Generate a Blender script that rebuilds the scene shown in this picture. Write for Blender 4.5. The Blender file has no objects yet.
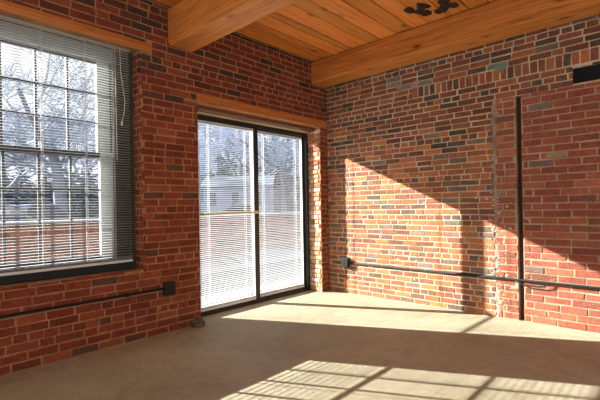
import bpy, bmesh, math, random
from mathutils import Vector, Matrix

# ------------------------------------------------------------------ camera, sky, sun, exposure
S = bpy.context.scene
COL = S.collection
R = math.radians
S.view_settings.view_transform = 'Standard'
S.view_settings.look = 'None'
S.view_settings.gamma = 1.0
S.view_settings.use_curve_mapping = False
S.view_settings.exposure = 0.4

YAW = R(42.64); ROLL = R(1.0)
cam_d = bpy.data.cameras.new('camera'); cam = bpy.data.objects.new('camera', cam_d); COL.objects.link(cam)
cam_d.sensor_width = 36.0; cam_d.lens = 36.0*408.0/600.0
cam_d.shift_y = 6.4/600.0
cam_d.clip_start = 0.05; cam_d.clip_end = 400
cam.location = (-4.287, -3.432, 1.13)
fwd = Vector((math.cos(YAW), math.sin(YAW), 0)); rt = Vector((math.sin(YAW), -math.cos(YAW), 0)); up = Vector((0, 0, 1))
rt2 = rt*math.cos(ROLL) - up*math.sin(ROLL); up2 = up*math.cos(ROLL) + rt*math.sin(ROLL)
m = Matrix((rt2, up2, -fwd)).transposed()
cam.rotation_euler = m.to_euler()
S.camera = cam

w = bpy.data.worlds.new('sky'); S.world = w; w.use_nodes = True
nt = w.node_tree; nt.nodes.clear()
wo = nt.nodes.new('ShaderNodeOutputWorld'); wb = nt.nodes.new('ShaderNodeBackground')
tc = nt.nodes.new('ShaderNodeTexCoord'); sx = nt.nodes.new('ShaderNodeSeparateXYZ'); rp = nt.nodes.new('ShaderNodeValToRGB')
nt.links.new(tc.outputs['Generated'], sx.inputs[0]); nt.links.new(sx.outputs['Z'], rp.inputs[0])
e = rp.color_ramp.elements
e[0].position = 0.0; e[0].color = (0.95, 0.96, 1.0, 1)
e[1].position = 0.9; e[1].color = (0.80, 0.86, 0.98, 1)
nt.links.new(rp.outputs[0], wb.inputs[0]); wb.inputs[1].default_value = 1.0
nt.links.new(wb.outputs[0], wo.inputs[0])

sun_d = bpy.data.lights.new('sun', 'SUN'); sun = bpy.data.objects.new('sun', sun_d); COL.objects.link(sun)
sun_d.energy = 24.5; sun_d.angle = R(0.5); sun_d.color = (1.0, 0.97, 0.93)
SUN_DIR = Vector((0.505, -1.0, -0.4745)).normalized()
sun.rotation_euler = SUN_DIR.to_track_quat('-Z', 'Y').to_euler()
sun.location = (-6, 12, 8)

rnd = random.Random(7)

# ------------------------------------------------------------------ helpers
def lin(r, g, b):
    f = lambda c: (c/255/12.92) if c/255 <= .04045 else ((c/255+.055)/1.055)**2.4
    return (f(r), f(g), f(b))

class MB:
    """collects polygons, materials and a per-corner colour; build() links ONE mesh object"""
    def __init__(s): s.v = []; s.f = []; s.mi = []; s.c = []; s.sm = []
    def poly(s, pts, mi=0, col=(1, 1, 1), smooth=False):
        i = len(s.v); s.v += [tuple(p) for p in pts]; s.f.append(tuple(range(i, i+len(pts)))); s.mi.append(mi); s.c.append(col); s.sm.append(smooth)
    def faces(s, vs, fs, mi=0, col=(1, 1, 1), smooth=False):
        i = len(s.v); s.v += [tuple(p) for p in vs]
        for f in fs: s.f.append(tuple(i+k for k in f)); s.mi.append(mi); s.c.append(col); s.sm.append(smooth)
    def box(s, x0, x1, y0, y1, z0, z1, mi=0, col=(1, 1, 1), bev=0.0):
        if x0 > x1: x0, x1 = x1, x0
        if y0 > y1: y0, y1 = y1, y0
        if z0 > z1: z0, z1 = z1, z0
        if bev <= 0:
            vs = [(x0,y0,z0),(x1,y0,z0),(x1,y1,z0),(x0,y1,z0),(x0,y0,z1),(x1,y0,z1),(x1,y1,z1),(x0,y1,z1)]
            s.faces(vs, [(0,3,2,1),(4,5,6,7),(0,1,5,4),(1,2,6,5),(2,3,7,6),(3,0,4,7)], mi, col)
            return
        b = min(bev, (x1-x0)*.45, (y1-y0)*.45, (z1-z0)*.45)
        bm = bmesh.new(); bmesh.ops.create_cube(bm, size=1)
        for q in bm.verts: q.co = Vector((x0+(q.co.x+.5)*(x1-x0), y0+(q.co.y+.5)*(y1-y0), z0+(q.co.z+.5)*(z1-z0)))
        bmesh.ops.bevel(bm, geom=bm.edges[:], offset=b, segments=2, affect='EDGES', profile=.6)
        bm.verts.index_update()
        s.faces([q.co[:] for q in bm.verts], [tuple(q.index for q in f.verts) for f in bm.faces], mi, col); bm.free()
    def tube(s, pts, rad, n=8, mi=0, col=(1, 1, 1), caps=True):
        pts = [Vector(p) for p in pts]
        rr = rad if isinstance(rad, (list, tuple)) else [rad]*len(pts)
        base = len(s.v); t0 = (pts[1]-pts[0]).normalized()
        a = Vector((0, 0, 1)) if abs(t0.z) < .9 else Vector((1, 0, 0))
        nrm = (a - t0*a.dot(t0)).normalized()
        for i, p in enumerate(pts):
            t = ((pts[min(i+1, len(pts)-1)] - pts[max(i-1, 0)])).normalized()
            nrm = (nrm - t*nrm.dot(t)).normalized(); b = t.cross(nrm)
            for k in range(n):
                q = 2*math.pi*k/n; s.v.append(tuple(p + (nrm*math.cos(q) + b*math.sin(q))*rr[i]))
        for i in range(len(pts)-1):
            for k in range(n):
                k2 = (k+1) % n
                s.f.append((base+i*n+k, base+i*n+k2, base+(i+1)*n+k2, base+(i+1)*n+k)); s.mi.append(mi); s.c.append(col); s.sm.append(True)
        if caps:
            s.f.append(tuple(base+k for k in reversed(range(n)))); s.mi.append(mi); s.c.append(col); s.sm.append(False)
            e_ = base+(len(pts)-1)*n
            s.f.append(tuple(e_+k for k in range(n))); s.mi.append(mi); s.c.append(col); s.sm.append(False)
    def build(s, name, mats, parent=None, loc=None):
        me = bpy.data.meshes.new(name); me.from_pydata(s.v, [], s.f); me.update()
        if not isinstance(mats, (list, tuple)): mats = [mats]
        for mm in mats: me.materials.append(mm)
        me.polygons.foreach_set('material_index', s.mi)
        me.polygons.foreach_set('use_smooth', s.sm)
        at = me.color_attributes.new('tone', 'FLOAT_COLOR', 'CORNER')
        buf = []
        for f, c in zip(s.f, s.c): buf += [c[0], c[1], c[2], 1.0]*len(f)
        at.data.foreach_set('color', buf)
        o = bpy.data.objects.new(name, me); COL.objects.link(o)
        if loc is not None:
            me.transform(Matrix.Translation(-Vector(loc))); o.location = loc
        if parent is not None:
            o.parent = parent
            if loc is None: me.transform(Matrix.Translation(-parent.location))
            else: o.location = Vector(loc) - parent.location
        return o

def tag(o, label, cat, group=None, kind=None):
    o['label'] = label; o['category'] = cat
    if group: o['group'] = group
    if kind: o['kind'] = kind
    return o
def struct(o, label=None):
    o['kind'] = 'structure'
    if label: o['label'] = label
    return o
def empty(name, loc):
    o = bpy.data.objects.new(name, None); COL.objects.link(o); o.location = loc; o.empty_display_size = .1
    return o
def copy_tree(o, parent=None):
    c = o.copy(); COL.objects.link(c)
    if parent is not None: c.parent = parent
    for ch in [q for q in bpy.data.objects if q.parent == o]: copy_tree(ch, c)
    return c

# ------------------------------------------------------------------ materials
def newmat(name):
    mt = bpy.data.materials.new(name); mt.use_nodes = True
    return mt, mt.node_tree, mt.node_tree.nodes['Principled BSDF']
def N(nt, t, **kw):
    n = nt.nodes.new(t)
    for k, v in kw.items(): setattr(n, k, v)
    return n
def noise(nt, scale, detail=4, rough=.6, vec=None, dist=0.0):
    n = N(nt, 'ShaderNodeTexNoise'); n.inputs['Scale'].default_value = scale; n.inputs['Detail'].default_value = detail
    n.inputs['Roughness'].default_value = rough; n.inputs['Distortion'].default_value = dist
    if vec is not None: nt.links.new(vec, n.inputs['Vector'])
    return n
def ramp(nt, fac, stops):
    r = N(nt, 'ShaderNodeValToRGB'); els = r.color_ramp.elements
    while len(els) < len(stops): els.new(.5)
    for el, (p, c) in zip(els, stops):
        el.position = p; el.color = (c[0], c[1], c[2], 1) if isinstance(c, (tuple, list)) else (c, c, c, 1)
    nt.links.new(fac, r.inputs[0]); return r
def mixc(nt, fac, a, b, mode='MIX'):
    mx = N(nt, 'ShaderNodeMix'); mx.data_type = 'RGBA'; mx.blend_type = mode
    for sock, val in ((mx.inputs[0], fac), (mx.inputs[6], a), (mx.inputs[7], b)):
        if hasattr(val, 'is_linked'): nt.links.new(val, sock)
        elif isinstance(val, (int, float)): sock.default_value = val
        else: sock.default_value = (val[0], val[1], val[2], 1)
    return mx.outputs[2]
def bump(nt, height, strength, dist, bs):
    b = N(nt, 'ShaderNodeBump'); b.inputs['Strength'].default_value = strength; b.inputs['Distance'].default_value = dist
    nt.links.new(height, b.inputs['Height']); nt.links.new(b.outputs[0], bs.inputs['Normal'])
def plain(name, rgb, rough=.5, metal=0.0, var=.12, sc=30):
    mt, nt, bs = newmat(name); c = N(nt, 'ShaderNodeTexCoord')
    n = noise(nt, sc, 3, .6, c.outputs['Object'])
    r = ramp(nt, n.outputs[0], [(.3, tuple(q*(1-var) for q in rgb)), (.7, tuple(min(1, q*(1+var)) for q in rgb))])
    nt.links.new(r.outputs[0], bs.inputs['Base Color']); bs.inputs['Roughness'].default_value = rough; bs.inputs['Metallic'].default_value = metal
    return mt

def brick_mat(name, dust, smear=.6):
    mt, nt, bs = newmat(name); c = N(nt, 'ShaderNodeTexCoord').outputs['Object']
    at = N(nt, 'ShaderNodeVertexColor'); at.layer_name = 'tone'
    n1 = noise(nt, 38, 5, .7, c); n2 = noise(nt, 140, 4, .7, c); n3 = noise(nt, 7, 4, .6, c)
    v = ramp(nt, n1.outputs[0], [(.28, .62), (.5, 1.0), (.75, 1.28)])
    col = mixc(nt, 1.0, at.outputs[0], v.outputs[0], 'MULTIPLY')
    v3 = ramp(nt, n3.outputs[0], [(.3, .8), (.7, 1.15)])
    col = mixc(nt, 1.0, col, v3.outputs[0], 'MULTIPLY')
    d = ramp(nt, n2.outputs[0], [(.5, 0.0), (.72, .6)])
    n5 = noise(nt, 2.6, 4, .65, c, .8); d2 = ramp(nt, n5.outputs[0], [(.38, .25), (.66, smear)])
    dm = N(nt, 'ShaderNodeMath', operation='MULTIPLY'); nt.links.new(d.outputs[0], dm.inputs[0]); nt.links.new(d2.outputs[0], dm.inputs[1])
    col = mixc(nt, dm.outputs[0], col, dust)
    nt.links.new(col, bs.inputs['Base Color']); bs.inputs['Roughness'].default_value = .85; bs.inputs['Specular IOR Level'].default_value = .2
    bump(nt, n1.outputs[0], .7, .006, bs)
    return mt
def mortar_mat(name, a, b):
    mt, nt, bs = newmat(name); c = N(nt, 'ShaderNodeTexCoord').outputs['Object']
    n1 = noise(nt, 5, 5, .65, c); n2 = noise(nt, 60, 5, .7, c)
    r = ramp(nt, n1.outputs[0], [(.35, a), (.65, b)])
    v = ramp(nt, n2.outputs[0], [(.3, .72), (.7, 1.15)])
    col = mixc(nt, 1.0, r.outputs[0], v.outputs[0], 'MULTIPLY')
    nt.links.new(col, bs.inputs['Base Color']); bs.inputs['Roughness'].default_value = .95; bs.inputs['Specular IOR Level'].default_value = .1
    bump(nt, n2.outputs[0], .9, .008, bs)
    return mt
def wood_mat(name, a, b, dark, axis, tone=False, rough=.6):
    mt, nt, bs = newmat(name); c = N(nt, 'ShaderNodeTexCoord').outputs['Object']
    mp = N(nt, 'ShaderNodeMapping'); nt.links.new(c, mp.inputs[0])
    sc = [14, 14, 14]; sc[axis] = .9; mp.inputs['Scale'].default_value = sc
    n1 = noise(nt, 1.6, 6, .65, mp.outputs[0], 1.2)
    mp2 = N(nt, 'ShaderNodeMapping'); nt.links.new(c, mp2.inputs[0])
    sc2 = [60, 60, 60]; sc2[axis] = 1.2; mp2.inputs['Scale'].default_value = sc2
    n2 = noise(nt, 1.0, 4, .7, mp2.outputs[0], .4)
    r = ramp(nt, n1.outputs[0], [(.25, dark), (.42, a), (.68, b)])
    v = ramp(nt, n2.outputs[0], [(.3, .7), (.5, 1.0), (.8, 1.12)])
    col = mixc(nt, 1.0, r.outputs[0], v.outputs[0], 'MULTIPLY')
    # knots
    mp3 = N(nt, 'ShaderNodeMapping'); nt.links.new(c, mp3.inputs[0])
    sc3 = [5.5, 5.5, 5.5]; sc3[axis] = 2.4; mp3.inputs['Scale'].default_value = sc3
    vo = N(nt, 'ShaderNodeTexVoronoi'); nt.links.new(mp3.outputs[0], vo.inputs['Vector']); vo.inputs['Scale'].default_value = 1.0
    k = ramp(nt, vo.outputs['Distance'], [(.06, .28), (.12, .75), (.2, 1.0)])
    col = mixc(nt, 1.0, col, k.outputs[0], 'MULTIPLY')
    if tone:
        at = N(nt, 'ShaderNodeVertexColor'); at.layer_name = 'tone'
        col = mixc(nt, 1.0, col, at.outputs[0], 'MULTIPLY')
    nt.links.new(col, bs.inputs['Base Color']); bs.inputs['Roughness'].default_value = rough; bs.inputs['Specular IOR Level'].default_value = .3
    bump(nt, n2.outputs[0], .35, .004, bs)
    return mt

M = {}
M['brick_left'] = brick_mat('left_wall_brick', lin(176, 112, 84))
M['brick_right'] = brick_mat('right_wall_brick', lin(204, 178, 148), 1.0)
M['mortar_left'] = mortar_mat('left_wall_mortar', lin(152, 110, 76), lin(182, 138, 98))
M['mortar_right'] = mortar_mat('right_wall_mortar', lin(186, 160, 126), lin(220, 198, 164))
M['mortar_infill'] = mortar_mat('infill_mortar', lin(160, 132, 108), lin(188, 164, 138))
M['scar'] = mortar_mat('scar_mortar', lin(150, 124, 106), lin(182, 162, 146))
M['beam'] = wood_mat('beam_timber', lin(194, 118, 52), lin(218, 146, 72), lin(146, 84, 34), 1)
M['plank'] = wood_mat('ceiling_plank', lin(222, 134, 58), lin(236, 158, 78), lin(160, 84, 32), 0, True)
M['lintel'] = wood_mat('lintel_timber', lin(178, 104, 50), lin(198, 128, 66), lin(116, 62, 30), 0)
M['lintel_dark'] = wood_mat('dark_header_timber', lin(110, 64, 40), lin(130, 82, 50), lin(70, 42, 28), 0)
M['pale_wood'] = wood_mat('pale_header_board', lin(190, 170, 128), lin(206, 188, 148), lin(150, 128, 92), 0)
M['black'] = plain('black_aluminium', (.016, .014, .012), .45)
M['blackpipe'] = plain('black_conduit_paint', (.009, .009, .009), .8)
M['box'] = plain('black_outlet_plastic', (.018, .019, .022), .4)
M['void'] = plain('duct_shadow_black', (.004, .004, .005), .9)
M['slat'] = plain('ivory_slat', (.60, .62, .60), .45, var=.04)
M['slat_white'] = plain('white_slat', (.57, .58, .57), .45, var=.04)
M['rail'] = plain('blind_rail', (.66, .66, .60), .4, var=.04)
M['cord'] = plain('white_cord', (.75, .75, .72), .7, var=.04)
M['frame_grey'] = plain('olive_grey_window_paint', lin(66, 64, 54), .75)
M['frame_pale'] = plain('pale_grey_window_paint', lin(158, 164, 160), .5)
M['muntin'] = plain('charcoal_sash_paint', lin(48, 50, 50), .5)
M['stool'] = plain('dark_green_sill_paint', lin(30, 36, 33), .8)
M['white_insert'] = plain('white_glazing_insert', (.78, .78, .74), .4, var=.03)
M['brass'] = plain('tan_security_bar', lin(222, 200, 138), .4, .0)
M['snow'] = plain('snow', (.25, .26, .29), .9, var=.05, sc=2)
M['deck'] = plain('weathered_deck_board', lin(92, 92, 92), .9, var=.3, sc=5)
M['siding'] = plain('white_clapboard', lin(126, 138, 160), .7, var=.04)
M['roof'] = plain('slate_roof', lin(92, 100, 114), .8)
M['housewin'] = plain('house_window_glass', lin(70, 80, 96), .2)
M['bark'] = plain('frosted_bark', lin(104, 110, 120), .9, sc=4)
M['twig'] = plain('frosted_twig', lin(138, 150, 170), .9, sc=4)
M['needle'] = plain('grey_green_needles', lin(104, 116, 126), .9, var=.3, sc=6)
M['carblue'] = plain('dark_blue_car_paint', lin(48, 76, 104), .25)
M['cargrey'] = plain('grey_car_paint', lin(96, 100, 108), .25)
M['carglass'] = plain('car_glass', (.02, .025, .03), .08)
M['tyre'] = plain('tyre_rubber', (.02, .02, .02), .8)
M['lamp_red'] = plain('tail_lamp', (.4, .02, .02), .3)
M['rail_iron'] = plain('grey_iron', lin(70, 70, 74), .5)
M['ext'] = brick_mat('courtyard_brick', lin(200, 170, 150))
M['ext_mortar'] = mortar_mat('courtyard_mortar', lin(140, 120, 106), lin(160, 142, 128))
M['rubble'] = mortar_mat('rubble', lin(86, 74, 60), lin(128, 112, 92))

def glass_mat():
    mt = bpy.data.materials.new('window_glass'); mt.use_nodes = True; nt = mt.node_tree; nt.nodes.clear()
    o = N(nt, 'ShaderNodeOutputMaterial'); t = N(nt, 'ShaderNodeBsdfTransparent'); g = N(nt, 'ShaderNodeBsdfGlossy'); mx = N(nt, 'ShaderNodeMixShader')
    t.inputs[0].default_value = (.94, .95, .96, 1); g.inputs['Roughness'].default_value = .02
    fr = N(nt, 'ShaderNodeFresnel'); fr.inputs[0].default_value = 1.35
    nt.links.new(fr.outputs[0], mx.inputs[0]); nt.links.new(t.outputs[0], mx.inputs[1]); nt.links.new(g.outputs[0], mx.inputs[2]); nt.links.new(mx.outputs[0], o.inputs[0])
    return mt
M['glass'] = glass_mat()

def floor_mat():
    mt, nt, bs = newmat('worn_concrete'); c = N(nt, 'ShaderNodeTexCoord').outputs['Object']
    n1 = noise(nt, .9, 6, .62, c, .6); n2 = noise(nt, 14, 6, .7, c); n3 = noise(nt, 90, 3, .7, c); n4 = noise(nt, 3.2, 5, .7, c, 1.5)
    r = ramp(nt, n1.outputs[0], [(.3, lin(152, 146, 120)), (.5, lin(170, 164, 137)), (.72, lin(186, 180, 154))])
    v = ramp(nt, n2.outputs[0], [(.3, .84), (.7, 1.1)])
    col = mixc(nt, 1.0, r.outputs[0], v.outputs[0], 'MULTIPLY')
    st = ramp(nt, n4.outputs[0], [(.58, 0.0), (.75, .35)])
    col = mixc(nt, st.outputs[0], col, lin(120, 104, 80))
    # a few small dark spots
    vo = N(nt, 'ShaderNodeTexVoronoi'); nt.links.new(c, vo.inputs['Vector']); vo.inputs['Scale'].default_value = 1.7
    sp = ramp(nt, vo.outputs['Distance'], [(.022, .6), (.034, 0.0)])
    col = mixc(nt, sp.outputs[0], col, lin(60, 50, 40))
    nt.links.new(col, bs.inputs['Base Color'])
    ro = ramp(nt, n4.outputs[0], [(.3, .5), (.7, .68)]); nt.links.new(ro.outputs[0], bs.inputs['Roughness'])
    bs.inputs['Specular IOR Level'].default_value = .3
    bump(nt, n2.outputs[0], .18, .004, bs)
    return mt
M['floor'] = floor_mat()

# ------------------------------------------------------------------ room dimensions
CEIL = 2.982; WT = 0.34
WX = -7.6                      # how far the left wall runs
WY = -6.6                      # how far the right wall runs
WIN = (-4.66, -2.59, 0.60, 2.525)   # x0, x1, z0, z1 of the window opening
DOOR = (-2.02, -0.15, 0.0, 2.165)   # the door opening
PITCH = 0.0597

# ------------------------------------------------------------------ brickwork
def clip(rect, hole):
    u0, u1, v0, v1 = rect; a0, a1, b0, b1 = hole
    if u1 <= a0 or u0 >= a1 or v1 <= b0 or v0 >= b1: return [rect]
    vc = (v0+v1)/2
    if b0 <= vc <= b1 and not (u0 >= a0 and u1 <= a1 and (v0 < b0 or v1 > b1)):
        out = []
        if u0 < a0-.02: out.append((u0, a0, v0, v1))
        if u1 > a1+.02: out.append((a1, u1, v0, v1))
        return out
    out = []
    if v0 < b0-.015: out.append((u0, u1, v0, b0))
    if v1 > b1+.015: out.append((u0, u1, b1, v1))
    return out

def brick(mb, O, U, V, Nn, rect, mi, col, out=.0035, depth=.02):
    u0, u1, v0, v1 = rect
    j = lambda a: rnd.uniform(-a, a)
    o = out + j(.002); b = .004
    if rnd.random() < .04: o -= .0025
    o = max(o, .0006)
    P = lambda u, v, n: O + U*u + V*v + Nn*n
    back = [(u0, v0), (u1, v0), (u1, v1), (u0, v1)]
    mid = [(u+j(.0032), v+j(.0028)) for u, v in back]
    cx, cv = (u0+u1)/2, (v0+v1)/2
    fr = [(u+(b if u < cx else -b), v+(b if v < cv else -b)) for u, v in mid]
    vs = [P(u, v, -depth) for u, v in mid] + [P(u, v, o-b*.8) for u, v in mid] + [P(u, v, o+j(.0012)) for u, v in fr]
    fs = [(8, 9, 10, 11)]
    for k in range(4):
        k2 = (k+1) % 4
        fs += [(k, k2, 4+k2, 4+k), (4+k, 4+k2, 8+k2, 8+k)]
    mb.faces(vs, fs, mi, col)

def lay(mb, O, U, V, Nn, u0, u1, v0, v1, holes, mi, pal, L=.212, pitch=PITCH, g=.0118, hdr=7, hoff=3, phase=0.0, ragged=0.0, special=None, out=.0035):
    r0 = int(math.floor(v0/pitch)); r1 = int(math.ceil(v1/pitch))
    for r in range(r0, r1):
        zb = r*pitch + g*.5; zt = (r+1)*pitch - g*.5
        header = (r % hdr) == hoff
        Lr = (L-g)/2 if header else L
        start = u0 - rnd.uniform(.02, .06) - (0.0 if r % 2 else (L+g)*.5) - phase*(r % 3)*.03
        u = start
        wav = rnd.uniform(-.0015, .0015)
        while u < u1:
            ll = Lr*rnd.uniform(.93, 1.06)
            if (not header) and rnd.random() < .05: ll = (L-g)/2
            a, b = max(u, u0), min(u+ll, u1)
            if ragged and b > u1-.001: b = u1 + rnd.uniform(-ragged, ragged)
            if ragged and a < u0+.001: a = u0 + rnd.uniform(-ragged, ragged)
            u += ll + g*rnd.uniform(.8, 1.3)
            if b-a < .03: continue
            rects = [(a, b, max(zb, v0)+wav, min(zt, v1)+wav)]
            if rects[0][3]-rects[0][2] < .018: continue
            for h in holes: rects = [q for rr_ in rects for q in clip(rr_, h)]
            for q in rects:
                if q[1]-q[0] < .02 or q[3]-q[2] < .015: continue
                c = pal((q[0]+q[1])/2, (q[2]+q[3])/2)
                if special:
                    s_ = special((q[0]+q[1])/2, (q[2]+q[3])/2)
                    if s_ == 'skip': continue
                    if s_: c = s_
                brick(mb, O, U, V, Nn, q, mi, c, out)

def pick(table, gain=1.0):
    t = sum(wt for wt, _ in table); x = rnd.random()*t
    for wt, c in table:
        x -= wt
        if x <= 0:
            break
    k = rnd.uniform(.86, 1.14)
    c = lin(*c)
    k *= gain
    return (c[0]*k, c[1]*k*rnd.uniform(.94, 1.06), c[2]*k*rnd.uniform(.92, 1.08))
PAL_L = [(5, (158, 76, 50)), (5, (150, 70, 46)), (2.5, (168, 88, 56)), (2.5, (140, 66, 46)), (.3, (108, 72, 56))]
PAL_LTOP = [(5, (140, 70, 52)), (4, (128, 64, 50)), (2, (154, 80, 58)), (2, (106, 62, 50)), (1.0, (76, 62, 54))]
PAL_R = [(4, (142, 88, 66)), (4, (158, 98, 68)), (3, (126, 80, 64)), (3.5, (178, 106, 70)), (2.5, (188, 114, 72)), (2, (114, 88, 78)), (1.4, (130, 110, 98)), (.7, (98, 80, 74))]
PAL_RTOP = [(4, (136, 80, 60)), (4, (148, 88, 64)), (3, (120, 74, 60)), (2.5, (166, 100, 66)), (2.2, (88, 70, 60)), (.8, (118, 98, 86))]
PAL_B = [(5, (160, 90, 64)), (4, (148, 82, 60)), (3, (172, 102, 70)), (1, (132, 80, 62)), (.5, (126, 104, 90))]
PAL_C = [(5, (158, 84, 62)), (4, (148, 78, 58)), (3, (170, 96, 68)), (1.5, (136, 74, 58)), (.4, (124, 102, 92))]
Z = Vector((0, 0, 1)); X = Vector((1, 0, 0)); Y = Vector((0, 1, 0))

# ---- left wall (plane y = 0, the room is at y < 0)
wl = MB()
x0, x1, z0, z1 = WIN; d0, d1, _, dz = DOOR
for bx_ in ((WX, x0, -.02, CEIL+.25), (x1, d0, -.02, CEIL+.25), (d1, WT+.02, -.02, CEIL+.25), (x0, x1, -.02, z0), (x0, x1, z1, CEIL+.25), (d0, d1, dz, CEIL+.25), (d0, d1, -.20, -.02)):
    wl.box(bx_[0], bx_[1], 0.0, WT, bx_[2], bx_[3], 1)
B1 = (-2.325, -2.052, 2.645, 3.02)   # beam pocket
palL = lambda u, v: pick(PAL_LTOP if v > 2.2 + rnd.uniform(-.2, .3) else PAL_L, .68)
holesL = [(-x1, -x0, z0, z1), (-d1, -d0, -1, dz), (2.48, 4.90, 2.528, 2.606), (.0, 2.03, 2.16, 2.262)]
def specL(u, v):
    if 1.85 < u < 2.03 and 2.62 < v < 2.72 and rnd.random() < .6: return lin(58, 46, 40)
    if 2.42 < u < 2.7 and 2.40 < v < 2.52: return lin(70, 58, 50)
    if 0.45 < u < 1.9 and v > 2.93: return lin(44, 34, 30)  # near-black top bricks paint in the shaded gap under the ceiling
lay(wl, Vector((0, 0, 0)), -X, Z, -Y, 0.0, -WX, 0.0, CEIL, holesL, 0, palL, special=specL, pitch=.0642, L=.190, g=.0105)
# reveals of the openings
lay(wl, Vector((x1, 0, 0)), Y, Z, -X, 0.0, .20, z0, z1, [], 0, palL, L=.10, hdr=2, hoff=0)
lay(wl, Vector((x0, 0, 0)), Y, Z, X, 0.0, .20, z0, z1, [], 0, palL, L=.10, hdr=2, hoff=0)
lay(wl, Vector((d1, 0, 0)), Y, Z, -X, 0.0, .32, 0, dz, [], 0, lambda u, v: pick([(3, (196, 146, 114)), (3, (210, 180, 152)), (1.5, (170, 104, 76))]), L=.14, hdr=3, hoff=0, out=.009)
lay(wl, Vector((d0, 0, 0)), Y, Z, X, 0.0, .20, 0, dz, [], 0, palL, L=.14, hdr=3, hoff=0)
wall_left = struct(wl.build('wall_left', [M['brick_left'], M['mortar_left']]), 'red brick wall with the tall window and the sliding door')

# ---- right wall (plane x = 0, the room is at x < 0); u = -y
SLOT = (2.312, 2.362); INF_Z = 2.15
wr = MB()
VENT = (2.775, 3.16, 2.166, 2.307)
def wr_box(u0, u1, v0, v1, mi, dep=0.0): wr.box(dep, WT, -u1, -u0, v0, v1, mi)
wr_box(0.0, 2.085, -.02, CEIL+.25, 1)
wr_box(2.085, 2.15, -.02, INF_Z, 3); wr_box(2.15, SLOT[0], -.02, INF_Z, 2)
wr_box(SLOT[0], SLOT[1], -.02, INF_Z, 5, .07)  # slot back in dark brown, the shade of the recess put into its colour
wr_box(SLOT[1], -WY, -.02, INF_Z, 2)
wr_box(2.085, VENT[0], INF_Z, CEIL+.25, 1); wr_box(VENT[1], -WY, INF_Z, CEIL+.25, 1)
wr_box(VENT[0], VENT[1], INF_Z, VENT[2], 1); wr_box(VENT[0], VENT[1], VENT[3], CEIL+.25, 1); wr_box(VENT[0], VENT[1], VENT[2], VENT[3], 4, .035)
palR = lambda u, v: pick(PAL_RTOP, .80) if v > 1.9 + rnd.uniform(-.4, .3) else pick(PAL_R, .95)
def specR(u, v):
    if abs(u-2.19) < .11 and abs(v-2.455) < .03: return lin(104, 128, 112)
    if abs(u-.99) < .13 and abs(v-2.56) < .05: return lin(112, 108, 102)
    if abs(u-1.29) < .12 and abs(v-2.48) < .05: return lin(122, 118, 110)
    if .3 < u < 1.1 and 1.2 < v < 1.5 and rnd.random() < .2: return lin(190, 120, 70)
ROW = (1.10, 3.45, 2.33+.0, 2.44)
rl0, rl1 = 39*PITCH, 41*PITCH
holesR = [(2.105, 7.0, -1, INF_Z), VENT, (1.25, 3.6, rl0, rl1)]
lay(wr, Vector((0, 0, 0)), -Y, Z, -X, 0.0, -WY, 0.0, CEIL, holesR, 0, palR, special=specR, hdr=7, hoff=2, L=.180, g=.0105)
u = 1.255
while u < 3.58:                                    # course of bricks on edge
    ww = rnd.uniform(.050, .058)
    if not (u+ww > VENT[0] and u < VENT[1] and rl0 < VENT[3]):
        brick(wr, Vector((0, 0, 0)), -Y, Z, -X, (u, u+ww, rl0+.006, rl1-.006), 0, pick(PAL_RTOP))
    u += ww + .012
lay(wr, Vector((0, 0, 0)), -Y, Z, -X, 2.135, SLOT[0]-.004, 0.0, INF_Z, [], 0, lambda u, v: pick(PAL_B), hdr=5, hoff=1, ragged=.012, pitch=.066)
lay(wr, Vector((0, 0, 0)), -Y, Z, -X, SLOT[1]+.004, -WY, 0.0, INF_Z, [], 0, lambda u, v: pick(PAL_C, .88), L=.205, hdr=99, hoff=50, ragged=.012, pitch=.066, g=.0105)
# lumps of mortar squeezed out along the scar
for k in range(90):
    zz = rnd.uniform(.0, INF_Z); uu = 2.118 + .018*math.sin(zz*7) + rnd.uniform(-.03, .03); s_ = rnd.uniform(.008, .022)
    n_ = 7; ring = [Vector((-.001, -(uu+s_*math.cos(2*math.pi*i/n_)*rnd.uniform(.7, 1.2)), zz+s_*1.3*math.sin(2*math.pi*i/n_)*rnd.uniform(.7, 1.2))) for i in range(n_)]
    tip = Vector((-rnd.uniform(.006, .014), -uu, zz))
    wr.faces([*ring, tip], [(i, n_, (i+1) % n_) for i in range(n_)], 3, (1, 1, 1), True)
def blob(uu, zz, s_, mi, th=.012):
    n_ = 9; sq = rnd.uniform(.6, 1.2)
    ring = [Vector((-.0015, -(uu+s_*math.cos(2*math.pi*i/n_)*rnd.uniform(.55, 1.2)), zz+s_*sq*math.sin(2*math.pi*i/n_)*rnd.uniform(.55, 1.2))) for i in range(n_)]
    wr.faces([*ring, Vector((-th, -uu, zz))], [(i, n_, (i+1) % n_) for i in range(n_)], mi, (1, 1, 1), True)
for k in range(6): blob(2.19+rnd.uniform(-.03, .03), 2.455+rnd.uniform(-.025, .03), rnd.uniform(.02, .035), 6)
for (a_, b_) in ((.99, 2.565), (1.29, 2.49), (1.07, 2.50)):
    for k in range(5): blob(a_+rnd.uniform(-.06, .06), b_+rnd.uniform(-.03, .03), rnd.uniform(.02, .04), 3)
for k in range(70): blob(rnd.gauss(2.13, .05), rnd.uniform(.02, 1.25), rnd.uniform(.008, .022), 1, .009)
for k in range(40): blob(rnd.uniform(.3, 2.0), rnd.uniform(.02, 1.6), rnd.uniform(.008, .02), 1, .008)
wall_right = struct(wr.build('wall_right', [M['brick_right'], M['mortar_right'], M['mortar_infill'], M['scar'], M['void'], plain('shade_painted_recess', lin(84, 58, 46), .95), plain('green_paint_splash', lin(104, 134, 116), .8)]), 'patched brick wall with a bricked up opening')

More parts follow.
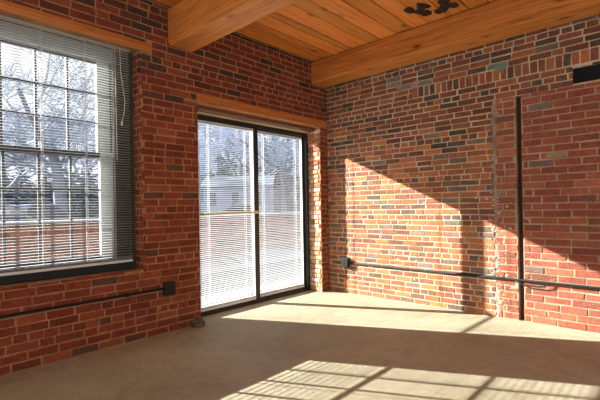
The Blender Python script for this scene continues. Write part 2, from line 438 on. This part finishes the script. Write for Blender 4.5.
# ---- floor
fl = MB()
fl.box(WX, WT, WY, 0.0, -.2, 0.0)
fl.box(d0, d1, 0.0, WT-.04, -.2, 0.0)
struct(fl.build('floor', M['floor']), 'worn tan concrete floor')

# ---- ceiling of planks running along x
ce = MB()
yb = 0.0
seams = [-.165, -.36, -.55, -.645, -.865, -1.03, -1.235, -1.42, -1.60, -1.80, -2.0]
y_ = -.035; k = 0
ce.box(WX, WT, WY, WT, CEIL+.05, CEIL+.25, 1)
while y_ > WY:
    ynext = seams[k] if k < len(seams) else y_ - rnd.uniform(.15, .21)
    xs = [WX, -6.1+rnd.uniform(-.5, .5), -3.0+rnd.uniform(-.5, .5), -1.2+rnd.uniform(-1.0, .2), 0.0] if k % 3 == 1 else [WX, -2.2, 0.0] if k % 3 == 0 else [WX, -4.2, 0.0]
    for a, b in zip(xs, xs[1:]):
        t = rnd.uniform(.72, 1.12); dz_ = rnd.uniform(0, .006)
        ce.box(a+.002, b-.002, ynext+.005, y_-.005, CEIL+dz_, CEIL+.06, 0, (t, t*rnd.uniform(.94, 1.04), t*rnd.uniform(.85, 1.05)), .003)
    y_ = ynext; k += 1
# charred, torn hollow where the boards are broken
for (ax, ay) in ((-.66, -1.60), (-.60, -1.66), (-.55, -1.68), (-.70, -1.72), (-.50, -1.86), (-.58, -1.90), (-.48, -1.92), (-.66, -1.92), (-.44, -1.80)):
    for q in range(5):
        px_, py_ = ax+rnd.uniform(-.05, .05), ay+rnd.uniform(-.03, .03); n_ = 8
        rr_ = rnd.uniform(.02, .045)
        ring = [Vector((px_+rr_*1.6*math.cos(2*math.pi*i/n_)*rnd.uniform(.6, 1.2), py_+rr_*math.sin(2*math.pi*i/n_)*rnd.uniform(.6, 1.2), CEIL-.001)) for i in range(n_)]
        tip = Vector((px_, py_, CEIL-rnd.uniform(.012, .03)))
        ce.faces([*ring, tip], [(i, (i+1) % n_, n_) for i in range(n_)], 1, (1, 1, 1), False)
struct(ce.build('ceiling', [M['plank'], plain('charred_wood', lin(52, 32, 20), .9)]), 'orange plank ceiling with a torn charred patch')

# ---- ceiling beams
def beam(xa, xb, zb, label, seed):
    b = MB(); rr = random.Random(seed)
    bm = bmesh.new(); bmesh.ops.create_cube(bm, size=1)
    ya, yc = WY, -.004
    for q in bm.verts: q.co = Vector((xa+(q.co.x+.5)*(xb-xa), ya+(q.co.y+.5)*(yc-ya), zb+(q.co.z+.5)*(CEIL-.002-zb)))
    bmesh.ops.subdivide_edges(bm, edges=[e_ for e_ in bm.edges if abs(e_.verts[0].co.y-e_.verts[1].co.y) > 1], cuts=24)
    for q in bm.verts:
        if q.co.z < zb+.01: q.co.z += rr.uniform(-.004, .004); q.co.x += rr.uniform(-.003, .003)
    bmesh.ops.bevel(bm, geom=[e_ for e_ in bm.edges if abs(e_.verts[0].co.y-e_.verts[1].co.y) > .05 and len(e_.link_faces) == 2 and e_.calc_face_angle(0) > .8], offset=.014, segments=2, affect='EDGES')
    bm.verts.index_update()
    b.faces([q.co[:] for q in bm.verts], [tuple(q.index for q in f.verts) for f in bm.faces]); bm.free()
    o = b.build('ceiling_beam', M['beam'], None, ((xa+xb)/2, yc, zb))
    return tag(o, label, 'beam', 'timber beams under the plank ceiling')
beam(-2.322, -2.055, 2.645, 'heavy timber ceiling beam between the window and the sliding door', 3)
beam(-.312, -.03, 2.705, 'heavy timber ceiling beam running along the patched right wall', 5)

# ---- timber lintels (built into the wall)
l = MB(); l.box(-4.90, -2.485, -.003, .2, 2.532, 2.606, 0, (1, 1, 1), .008)
struct(l.build('trim_1', M['lintel']), 'orange timber lintel over the tall window')
l = MB(); l.box(-2.025, -.004, -.010, .07, 2.168, 2.258, 0, (1, 1, 1), .008)
l.box(-2.015, -.155, .072, .17, 2.125, 2.19, 1, (1, 1, 1), .004)
l.box(-2.015, -.155, .172, .23, 2.112, 2.17, 2, (1, 1, 1), .004)
struct(l.build('trim_2', [M['lintel'], M['lintel_dark'], M['pale_wood']]), 'orange timber lintel over the sliding door')

# ------------------------------------------------------------------ window_1: double hung, six columns of small panes
FY = 0.165            # room face of the sashes
win = struct(empty('window_1', (-3.62, .2, WIN[2])), 'tall many paned sash window behind the blind')
gx1 = -2.875; pw = .2275; ncol = 6; gx0 = gx1 - pw*ncol
f = MB()
f.box(-2.66, -2.592, .15, .30, .60, 2.525); f.box(-4.655, -4.59, .15, .30, .60, 2.525)
f.box(-4.59, -2.66, .17, .30, 2.44, 2.525)
fo = f.build('window_frame', M['frame_grey'], win)
f = MB(); f.box(-2.765, -2.66, .172, .29, .67, 2.44); f.box(-4.59, -4.36, .172, .29, .67, 2.44); f.box(-4.36, -2.765, .165, .29, 2.415, 2.52, 1)
f.build('casing', [M['frame_grey'], M['frame_pale']], win)
f = MB(); f.box(-4.65, -2.63, .125, .30, .602, .667, 0, (1, 1, 1), .006)
f.build('window_sill', M['stool'], win)
def sash(name, y0, y1, za, zb, top, bot, rows):
    s = MB()
    s.box(gx1, -2.768, y0, y1, za, zb, 1, (1, 1, 1), .004); s.box(-4.36, gx0, y0, y1, za, zb, 1, (1, 1, 1), .004)
    s.box(gx0, gx1, y0, y1, zb-top, zb); s.box(gx0, gx1, y0, y1, za, za+bot)
    so = s.build(name, [M['muntin'], M['frame_pale']], win)
    mu = MB(); g0, g1 = za+bot, zb-top
    for k in range(1, ncol): mu.box(gx1-pw*k-.009, gx1-pw*k+.009, y0+.011, y1-.011, g0, g1)
    for k in range(1, rows): zz = g0+(g1-g0)*k/rows; mu.box(gx0, gx1, y0+.012, y1-.012, zz-.008, zz+.008)
    o = mu.build('muntin_grid', M['muntin']); o.data.transform(Matrix.Translation(-win.location)); o.parent = so
    g = MB(); ym = (y0+y1)/2; g.poly([(gx0, ym, g0), (gx1, ym, g0), (gx1, ym, g1), (gx0, ym, g1)])
    o = g.build('pane', M['glass']); o.data.transform(Matrix.Translation(-win.location)); o.parent = so
sash('upper_sash', .225, .265, 1.575, 2.415, .02, .045, 3)
sash('lower_sash', .180, .220, .668, 1.620, .045, .08, 3)

# ------------------------------------------------------------------ blinds
def slat(mb, xa, xb, y, z, wd, tilt, mi=0):
    # curved slat, higher at its outer (far) edge when tilt > 0
    c, s_ = math.cos(tilt), math.sin(tilt); pts = []
    for t, cr in ((-.5, 0), (-.17, .0016), (.17, .0016), (.5, 0)):
        pts.append((t*wd*c - cr*s_, t*wd*s_ + cr*c))
    for (a, b), (c2, d2) in zip(pts, pts[1:]):
        mb.poly([(xa, y+a, z+b), (xb, y+a, z+b), (xb, y+c2, z+d2), (xa, y+c2, z+d2)], mi, (1, 1, 1), True)
def blind(name_loc, xa, xb, y, zt, zb, pitch, wd, tilt, label, ladders, rail_h=.03, mat='slat', group='slatted blinds on the left wall', head_y=.014, stack=0):
    b = empty('venetian_blind', name_loc)
    h = MB(); h.box(xa, xb, y-head_y, y+head_y, zt-rail_h, zt, 0, (1, 1, 1), .003); h.build('head_rail', M['rail'], b)
    s = MB(); z = zt-rail_h-.012
    while z > zb+.03:
        slat(s, xa+.004, xb-.004, y, z+rnd.uniform(-.0006, .0006), wd, tilt+rnd.uniform(-.03, .03)); z -= pitch
    for k in range(stack): slat(s, xa+.004, xb-.004, y, zb+.026+k*.0055, wd, tilt*.5)
    s.build('slats', M[mat], b)
    r = MB(); r.box(xa+.002, xb-.002, y-.012, y+.012, zb, zb+.022, 0, (1, 1, 1), .004); r.build('bottom_rail', M['rail'], b)
    for lx in ladders:
        c = MB()
        for dy_ in (-wd*.5-.001, wd*.5+.001): c.tube([(lx, y+dy_, zb+.01), (lx, y+dy_, zt-.02)], .0013, 5)
        c.tube([(lx+.008, y-wd*.5-.001, zb+.01), (lx+.008, y-wd*.5-.001, zt-.02)], .0011, 5)
        c.build('ladder_cord', M['cord'], b)
    tag(b, label, 'blind', group)
    return b
wb_ = blind((-3.6, .10, .672), -4.58, -2.648, .092, 2.552, .672, .0215, .0245, R(0), 'wide slatted blind hanging in front of the tall paned window', (-2.80, -3.02, -3.335, -3.66, -4.0, -4.35), stack=5)
c = MB()
c.tube([(-2.74, .07, 2.53), (-2.735, .066, 2.3), (-2.715, .064, 2.15), (-2.705, .064, 2.05), (-2.715, .066, 1.95), (-2.728, .068, 1.9)], .0028, 6)
c.tube([(-2.728, .068, 1.9), (-2.731, .068, 1.885), (-2.733, .068, 1.855)], [.004, .008, .010], 8)
c.build('pull_cord', M['cord'], wb_)
c = MB(); c.tube([(-2.78, .074, 2.53), (-2.776, .072, 1.55)], .003, 6); c.build('tilt_wand', M['cord'], wb_)

# ------------------------------------------------------------------ door_1: two panel sliding door with blinds behind the inner glass
dr = struct(empty('door_1', (-1.08, .24, 0)), 'black framed sliding glass door')
f = MB()
f.box(-2.0, -.155, .215, .30, 2.068, 2.11); f.box(-2.018, -1.925, .215, .30, .0, 2.08); f.box(-.195, -.152, .205, .30, .0, 2.08)
f.box(-2.0, -.155, .20, .32, -.02, .022)
f.build('door_frame', M['black'], dr)
def panel(name, xa, xb, y0, y1, sl, sr, handle=None):
    p = MB()
    p.box(xa, xa+sl, y0, y1, .022, 2.07, 0, (1, 1, 1), .003); p.box(xb-sr, xb, y0, y1, .022, 2.07, 0, (1, 1, 1), .003)
    p.box(xa+sl, xb-sr, y0, y1, 2.052, 2.07); p.box(xa+sl, xb-sr, y0, y1, .022, .045)
    po = p.build(name, M['black'], dr)
    ga, gb = xa+sl, xb-sr; i = MB(); t = .014; ya, yb = y0+.006, y1-.006
    i.box(ga, ga+t, ya, yb, .045, 2.052); i.box(gb-t, gb, ya, yb, .045, 2.052); i.box(ga+t, gb-t, ya, yb, 2.044, 2.052); i.box(ga+t, gb-t, ya, yb, .045, .07)
    o = i.build('glazing_insert', M['white_insert']); o.data.transform(Matrix.Translation(-dr.location)); o.parent = po
    for yy in (y0+.007, y1-.007):
        g = MB(); g.poly([(ga, yy, .045), (gb, yy, .045), (gb, yy, 2.052), (ga, yy, 2.052)])
        o = g.build('pane', M['glass']); o.data.transform(Matrix.Translation(-dr.location)); o.parent = po
    return po, ga+t, gb-t
pl_, la, lb = panel('sliding_panel', -1.935, -1.052, .21, .25, .05, .062)
pr_, ra, rb = panel('fixed_panel', -1.115, -.185, .255, .295, .06, .035)
sb = MB()
sb.tube([(-1.90, .19, 1.062), (-1.13, .19, 1.072)], .011, 10); sb.tube([(-1.16, .19, 1.0725), (-1.075, .19, 1.0735)], .015, 10)
sb.box(-1.15, -1.10, .19, .212, 1.055, 1.09, 0); sb.box(-1.93, -1.89, .18, .214, 1.045, 1.08, 0)
sb.build('security_bar', M['brass'], dr)
hd = MB(); hd.box(-1.925, -1.90, .185, .21, .86, 1.00, 0, (1, 1, 1), .004); o = hd.build('door_handle', M['black']); o.data.transform(Matrix.Translation(-dr.location)); o.parent = pl_
blind((-1.5, .23, .07), la, lb, .23, 2.042, .072, .021, .0215, R(13), 'slatted blind inside the left door pane crossed by the tan bar', (la+.12, lb-.12), .02, 'slat_white', head_y=.010)
blind((-.65, .275, .07), ra, rb, .275, 2.042, .072, .021, .0215, R(13), 'slatted blind inside the right door pane nearest the room corner', (ra+.12, rb-.12), .02, 'slat_white', head_y=.010)

# ------------------------------------------------------------------ electrical conduits
cl = empty('electrical_conduit', (-2.36, 0, .40))
c = MB(); c.tube([(-7.4, -.0165, .407), (-2.42, -.0165, .407)], .0112, 10)
c.build('pipe', M['blackpipe'], cl)
b = MB(); b.box(-2.42, -2.32, -.058, -.004, .348, .462, 0, (1, 1, 1), .006); bo = b.build('outlet_box', M['box'], cl)
b = MB(); b.box(-2.416, -2.324, -.0625, -.058, .352, .458, 0, (1, 1, 1), .0015)
for zz in (.384, .428): b.box(-2.385, -2.355, -.0645, -.062, zz-.012, zz+.012, 0, (1, 1, 1), .001)
o = b.build('cover_plate', M['blackpipe']); o.data.transform(Matrix.Translation(-cl.location)); o.parent = bo
for sx_ in (-2.75, -3.9, -5.2):
    s = MB(); s.box(sx_-.012, sx_+.012, -.041, -.004, .392, .422, 0, (1, 1, 1), .002); s.build('pipe_strap', M['blackpipe'], cl)
tag(cl, 'black conduit with square outlet box on the wall below the tall window', 'conduit', 'black conduits along the brick walls')

cr = empty('electrical_conduit', (0, -.28, .40))
c = MB(); c.tube([(-.0165, -.34, .392), (-.0165, -2.28, .392), (-.022, -2.40, .392), (-.022, -6.4, .39)], .0112, 10)
c.build('pipe', M['blackpipe'], cr)
b = MB(); b.box(-.058, -.004, -.345, -.245, .345, .458, 0, (1, 1, 1), .006); bo = b.build('outlet_box', M['box'], cr)
b = MB(); b.box(-.0625, -.058, -.341, -.249, .349, .454, 0, (1, 1, 1), .0015)
o = b.build('cover_plate', M['blackpipe']); o.data.transform(Matrix.Translation(-cr.location)); o.parent = bo
c = MB(); c.tube([(-.03, -2.30, .384), (-.034, -2.33, .362), (-.034, -2.37, .352), (-.034, -2.50, .350), (-.034, -2.55, .362), (-.03, -2.58, .386)], .0065, 8); c.build('bent_rod', M['blackpipe'], cr)  # thin black rod dipping below the pipe past the slot
for sy_ in (-3.1, -4.6):
    s = MB(); s.box(-.040, -.004, sy_-.012, sy_+.012, .377, .407, 0, (1, 1, 1), .002); s.build('pipe_strap', M['blackpipe'], cr)
tag(cr, 'black conduit with outlet box by the corner on the patched right wall', 'conduit', 'black conduits along the brick walls')

# broken mortar lump at the foot of the door jamb
def lump(cx_, cy_, sx_, sy_, sz_, seed):
    rr = random.Random(seed); bm = bmesh.new(); bmesh.ops.create_icosphere(bm, subdivisions=3, radius=1)
    for q in bm.verts:
        k = 1 + .22*math.sin(q.co.x*5+seed)*math.cos(q.co.y*6+q.co.z*4) + rr.uniform(-.09, .09)
        q.co = Vector((q.co.x*sx_*k, q.co.y*sy_*k, max(q.co.z*k, -.25)*sz_ + .25*sz_)) + Vector((cx_, cy_, 0.001))
    bm.verts.index_update(); mb = MB(); mb.faces([q.co[:] for q in bm.verts], [tuple(q.index for q in f.verts) for f in bm.faces]); bm.free()
    return mb
tag(lump(-2.085, -.05, .065, .04, .062, 2).build('mortar_lump', M['rubble'], None, (-2.085, -.05, 0)), 'crumbled grey mortar lump on the floor at the left door jamb', 'rubble')

# ------------------------------------------------------------------ outside
g = MB(); g.box(-60, 120, WT, 150, -.6, -.16)
struct(g.build('ground', M['snow']), 'snowy ground outside')
dk = MB()
xx = -7.0
while xx < 9:
    t = rnd.uniform(.85, 1.1); dk.box(xx, xx+.135, WT+.005, 3.3, -.15, -.03, 0, (t, t, t), .004); xx += .147
struct(dk.build('trim_3', M['deck']), 'pale boards of the terrace outside the door')
# low brick wall round the terrace
pw_ = MB(); pw_.box(-7.0, 11.0, 3.34, 3.60, -.16, .93, 1)
lay(pw_, Vector((0, 3.34, 0)), X, Z, -Y, -7.0, 11.0, -.07, .93, [], 0, lambda u, v: pick([(3, (128, 94, 86)), (3, (138, 106, 98)), (2, (116, 82, 76))]))
sn = MB(); sn.box(-7.05, 11.05, 3.28, 3.66, .93, .985, 0, (1, 1, 1), .02)
pwo = pw_.build('terrace_wall', [M['ext'], M['ext_mortar']], None, (2.0, 3.47, -.16))
o = sn.build('snow_cap', M['snow']); o.data.transform(Matrix.Translation(-pwo.location)); o.parent = pwo; o['kind'] = 'stuff'
tag(pwo, 'low brick terrace wall capped with snow seen through the glass', 'wall')
sbk = MB()
for i in range(60):
    xa = -7+i*.3; hgt = .10+.06*math.sin(i*.7)+rnd.uniform(0, .03); xb = xa+.3; h2 = .10+.06*math.sin((i+1)*.7)
    sbk.poly([(xa, 2.7, -.028), (xb, 2.7, -.028), (xb, 3.0, h2), (xa, 3.0, h2)], 0, (1, 1, 1), True); sbk.poly([(xa, 3.0, h2), (xb, 3.0, h2), (xb, 3.325, h2+.05), (xa, 3.325, h2+.05)], 0, (1, 1, 1), True)
tag(sbk.build('snow_bank', M['snow'], None, (2, 3.0, -.03)), 'bank of snow along the foot of the terrace wall', 'snow', kind='stuff')
# iron handrail before the terrace wall, seen low in the tall window
hr = empty('hand_rail', (-3.2, 2.6, -.03))
for px_ in (-3.6, -2.95, -2.3):
    c = MB(); c.tube([(px_, 2.6, -.03), (px_, 2.6, .62)], .018, 8); c.build('post', M['rail_iron'], hr)
c = MB(); c.tube([(-3.9, 2.6, .62), (-2.2, 2.6, .62)], .02, 8); c.build('top_rail', M['rail_iron'], hr)
tag(hr, 'grey iron handrail on the terrace seen low through the tall window', 'railing')

CX, CY = -4.287, -3.432
def at(px, dist):
    a = YAW - math.atan((px-300)/408.0)
    return CX+math.cos(a)*dist, CY+math.sin(a)*dist, a
# white clapboard house
def house(cx_, cy_, rot):
    h = empty('clapboard_house', (cx_, cy_, -.16)); h.rotation_euler = (0, 0, rot)
    def part(mb, name, mat, parent=h):
        o = mb.build(name, mat); o.parent = parent; return o
    def block(x0, x1, y0, y1, zh, ridge, along):
        s = MB(); n = int(zh/.18)
        for i in range(n): s.box(x0-.012*0, x1, y0, y1, i*.18, (i+1)*.18-.012); s.box(x0-.015, x1+.015, y0-.015, y1+.015, (i+1)*.18-.03, (i+1)*.18)
        if along == 'x':
            ym = (y0+y1)/2; s.faces([(x0, y0, zh), (x0, y1, zh), (x0, ym, ridge), (x1, y0, zh), (x1, y1, zh), (x1, ym, ridge)], [(0, 2, 1), (3, 4, 5), (0, 1, 4, 3)])
            r = MB(); ov = .25
            for sg, ye in ((0, y0), (1, y1)):
                r.faces([(x0-ov, ye+(-ov if sg == 0 else ov), zh-.12), (x1+ov, ye+(-ov if sg == 0 else ov), zh-.12), (x1+ov, ym, ridge+.05), (x0-ov, ym, ridge+.05),
                         (x0-ov, ye+(-ov if sg == 0 else ov), zh-.0), (x1+ov, ye+(-ov if sg == 0 else ov), zh-.0), (x1+ov, ym, ridge+.2), (x0-ov, ym, ridge+.2)],
                        [(0, 1, 2, 3), (4, 5, 6, 7), (0, 1, 5, 4), (1, 2, 6, 5), (3, 0, 4, 7)])
        else:
            xm = (x0+x1)/2; s.faces([(x0, y0, zh), (x1, y0, zh), (xm, y0, ridge), (x0, y1, zh), (x1, y1, zh), (xm, y1, ridge)], [(0, 1, 2), (3, 5, 4), (0, 3, 4, 1)])
            r = MB(); ov = .25
            for xe, s2 in ((x0, -1), (x1, 1)):
                r.faces([(xe+s2*ov, y0-ov, zh-.12), (xe+s2*ov, y1+ov, zh-.12), (xm, y1+ov, ridge+.05), (xm, y0-ov, ridge+.05), (xe+s2*ov, y0-ov, zh), (xe+s2*ov, y1+ov, zh), (xm, y1+ov, ridge+.2), (xm, y0-ov, ridge+.2)],
                        [(0, 1, 2, 3), (4, 5, 6, 7), (0, 1, 5, 4), (1, 2, 6, 5), (3, 0, 4, 7)])
        part(s, 'clapboard_wall', M['siding']); part(r, 'roof', M['roof'])
    block(-3.0, 3.3, -1.5, 3.0, 3.3, 4.2, 'x')
    block(-.2, 2.0, 3.2, 6.0, 4.4, 5.3, 'y')
    for wx, wz in ((-2.1, 1.5), (.0, 1.5), (2.0, 1.5)):
        f_ = MB(); f_.box(wx-.42, wx+.42, -1.58, -1.5, wz-.1, wz+1.3); fo_ = part(f_, 'window', M['siding'])
        p_ = MB(); p_.box(wx-.32, wx+.32, -1.60, -1.575, wz, wz+1.2); part(p_, 'pane', M['housewin'], fo_)
    f_ = MB(); f_.box(.45, 1.15, 3.12, 3.2, 4.35, 4.75); fo_ = part(f_, 'window', M['siding']); p_ = MB(); p_.box(.52, 1.08, 3.10, 3.13, 4.4, 4.7); part(p_, 'pane', M['housewin'], fo_)
    return h
hx, hy, ha = at(238, 40)
tag(house(hx, hy, ha - math.pi/2 - .15), 'white clapboard house with grey roof beyond the terrace wall', 'house')

# parked cars (length along x)
def car(cx_, cy_, rot, paint, label):
    c = empty('parked_car', (cx_, cy_, -.16)); c.rotation_euler = (0, 0, rot)
    def part(mb, name, mat, par=c):
        o = mb.build(name, mat); o.parent = par; return o
    def loft(secs):
        mb = MB(); n = len(secs[0])
        vs = [p for s in secs for p in s]; fs = []
        for i in range(len(secs)-1):
            for k in range(n): fs.append((i*n+k, i*n+(k+1) % n, (i+1)*n+(k+1) % n, (i+1)*n+k))
        fs += [tuple(range(n)), tuple((len(secs)-1)*n+k for k in reversed(range(n)))]
        mb.faces(vs, fs, 0, (1, 1, 1), False); return mb
    def sec(x, wd, zl, zh, tuck): return [(x, -wd+tuck*.5, zl), (x, wd-tuck*.5, zl), (x, wd, (zl+zh)/2), (x, wd-tuck, zh), (x, -wd+tuck, zh), (x, -wd, (zl+zh)/2)]
    part(loft([sec(-2.2, .72, .4, .8, .08), sec(-2.05, .84, .28, .92, .08), sec(-.9, .88, .24, .96, .06), sec(.9, .88, .24, .94, .06), sec(1.9, .84, .26, .82, .08), sec(2.2, .7, .38, .68, .1)]), 'body', paint)
    part(loft([sec(-1.7, .74, .93, .97, .04), sec(-1.15, .74, .93, 1.44, .16), sec(.2, .74, .93, 1.46, .16), sec(1.05, .74, .92, .96, .04)]), 'cabin', M['carglass'])
    part(loft([sec(-1.2, .60, 1.42, 1.47, .05), sec(-.5, .62, 1.45, 1.51, .05), sec(.25, .60, 1.43, 1.48, .05)]), 'roof', paint)
    sn_ = MB(); sn_.box(-1.1, .1, -.5, .5, 1.48, 1.54, 0, (1, 1, 1), .03); o = part(sn_, 'snow_cap', M['snow']); o['kind'] = 'stuff'
    for sx_, sy_ in ((-1.35, -1), (-1.35, 1), (1.4, -1), (1.4, 1)):
        t = MB(); t.tube([(sx_, sy_*.68, .32), (sx_, sy_*.88, .32)], .32, 18); t.tube([(sx_, sy_*.87, .32), (sx_, sy_*.895, .32)], .19, 14); part(t, 'wheel', M['tyre'])
    for sy_ in (-1, 1):
        t = MB(); t.box(-2.22, -2.1, sy_*.62-.12, sy_*.62+.12, .66, .80, 0, (1, 1, 1), .02); part(t, 'tail_lamp', M['lamp_red'])
    return tag(c, label, 'car', 'cars parked beyond the terrace wall')
x_, y_, a_ = at(24, 19)
car(x_, y_, a_+.6, M['carblue'], 'dark blue parked car seen through the tall window')
x_, y_, a_ = at(236, 30)
car(x_, y_, a_+math.pi/2, M['cargrey'], 'grey parked car in front of the white house')

# bare frosted trees
def bare_tree(seed, H, twig_levels=5):
    rr = random.Random(seed); tr = MB(); tw = MB()
    def grow(p, d, ln, rad, lev):
        pts = [p]; rads = [rad]; q = p.copy(); dd = d.copy()
        n = 3
        rad = max(rad, .011)
        for i in range(n):
            dd = (dd + Vector((rr.uniform(-.16, .16), rr.uniform(-.16, .16), rr.uniform(-.03, .13)))).normalized()
            q = q + dd*ln/n; pts.append(q.copy()); rads.append(rad*(1-.38*(i+1)/n))
        (tr if lev <= 1 else tw).tube(pts, rads, 7 if lev < 2 else 3, caps=False)
        if lev >= twig_levels: return
        if lev >= 4: ln = max(ln, .55)
        kids = 4 if lev < 3 else 5
        for k in range(kids):
            t = rr.uniform(.35, 1.0); i = min(int(t*n), n-1); base = pts[i].lerp(pts[i+1], t*n-i)
            side = Vector((rr.uniform(-1, 1), rr.uniform(-1, 1), rr.uniform(-.15, .6))).normalized()
            grow(base, (dd*.55+side*.75).normalized(), ln*rr.uniform(.5, .75), rads[i]*.55, lev+1)
    grow(Vector((0, 0, 0)), Vector((0, 0, 1)), H*.40, H*.016, 0)
    return tr, tw
def put_tree(src, px, dist, sc, rot, label):
    x_, y_, _ = at(px, dist)
    o = copy_tree(src) if src.get('used') else src
    src['used'] = 1
    o.location = (x_, y_, -.16); o.rotation_euler = (0, 0, rot); o.scale = (sc*(2.0 if px < 150 else 1.15), sc*(2.0 if px < 150 else 1.15), sc)
    tag(o, label, 'tree', 'bare trees outside')
    return o
def tree_proto(seed, H):
    t = empty('bare_tree', (0, 0, 0)); a, b = bare_tree(seed, H)
    o = a.build('trunk', M['bark']); o.parent = t; o = b.build('branches', M['twig']); o.parent = t
    return t
tA = tree_proto(11, 9.0); tB = tree_proto(23, 10.0)
put_tree(tA, 62, 27, 1.4, 0.4, 'bare frosted tree in the middle of the tall window view')
put_tree(tB, 12, 33, 1.5, 1.9, 'bare frosted tree behind the dark blue parked car')
put_tree(tB, 108, 30, 1.3, 4.0, 'bare frosted tree at the right edge of the tall window view')
put_tree(tA, 216, 44, 1.7, 2.2, 'tall bare tree standing behind the left end of the white house')
put_tree(tB, 246, 50, 1.8, .7, 'tall bare tree rising behind the gable of the white house')
put_tree(tA, 284, 24, 1.1, 5.0, 'bare tree seen in the right door pane beside the house')
put_tree(tB, 200, 56, 1.9, 3.1, 'distant bare tree at the left edge of the left door pane')
for q in (tA, tB):
    if 'used' in q: del q['used']
for q in bpy.data.objects:
    if 'used' in q: del q['used']

# snow dusted conifers farther off
def conifer(seed, H):
    rr = random.Random(seed); tr = MB(); nd = MB()
    tr.tube([(0, 0, 0), (0, 0, H*.95)], [H*.02, H*.004], 7)
    z = H*.06
    while z < H*.98:
        r_ = H*.24*(1-z/H)+.1; k = max(6, int(15*(1-z/H)+5)); a0 = rr.uniform(0, 6)
        for i in range(k):
            a = a0+2*math.pi*i/k+rr.uniform(-.2, .2); ca, sa = math.cos(a), math.sin(a); rl = r_*rr.uniform(.75, 1.1); wd = rl*.22
            tip = (ca*rl, sa*rl, z-rl*.32)
            nd.faces([(0, 0, z+.05*H*.3), (ca*rl*.6-sa*wd, sa*rl*.6+ca*wd, z-rl*.16), tip, (ca*rl*.6+sa*wd, sa*rl*.6-ca*wd, z-rl*.16), (ca*rl*.5, sa*rl*.5, z-rl*.02)], [(0, 1, 4), (1, 2, 4), (2, 3, 4), (3, 0, 4)])
        z += H*.035
    t = empty('conifer', (0, 0, 0)); o = tr.build('trunk', M['bark']); o.parent = t; o = nd.build('foliage', M['needle']); o.parent = t
    return t
cA = conifer(4, 11.0)
spots = [(2, 40, .55, 'grey green conifer at the left edge of the tall window view'), (22, 46, .62, 'grey green conifer straight behind the dark blue parked car'), (46, 38, .5, 'grey green conifer beyond the frosted tree in the tall window'),
         (66, 44, .6, 'grey green conifer right of the middle of the tall window view'), (88, 36, .52, 'grey green conifer low in the right part of the tall window view'), (106, 42, .55, 'grey green conifer nearest the right edge of the tall window view'),
         (196, 72, 1.5, 'distant conifer at the left edge of the left door pane'), (207, 84, 2.0, 'tall distant conifer left of the white house'), (219, 70, 1.55, 'distant conifer behind the left end of the white house'), (230, 86, 2.1, 'tallest distant conifer directly behind the roof of the white house'),
         (241, 72, 1.6, 'distant conifer behind the gable of the house beside the door mullion'), (252, 84, 2.0, 'distant conifer hidden mostly by the door mullion'), (264, 70, 1.5, 'distant conifer at the left side of the right door pane'), (276, 82, 1.9, 'distant conifer in the middle of the right door pane'), (288, 68, 1.5, 'distant conifer right of the middle of the right door pane'), (301, 76, 1.8, 'distant conifer at the right edge of the right door pane')]
for i, (px, dist, sc, lab) in enumerate(spots):
    o = cA if i == 0 else copy_tree(cA)
    x_, y_, _ = at(px, dist); o.location = (x_, y_, -.16); o.rotation_euler = (0, 0, i*1.3); o.scale = (sc*(2.0 if px < 150 else 1.15), sc*(2.0 if px < 150 else 1.15), sc)
    tag(o, lab, 'tree', 'conifers far outside')
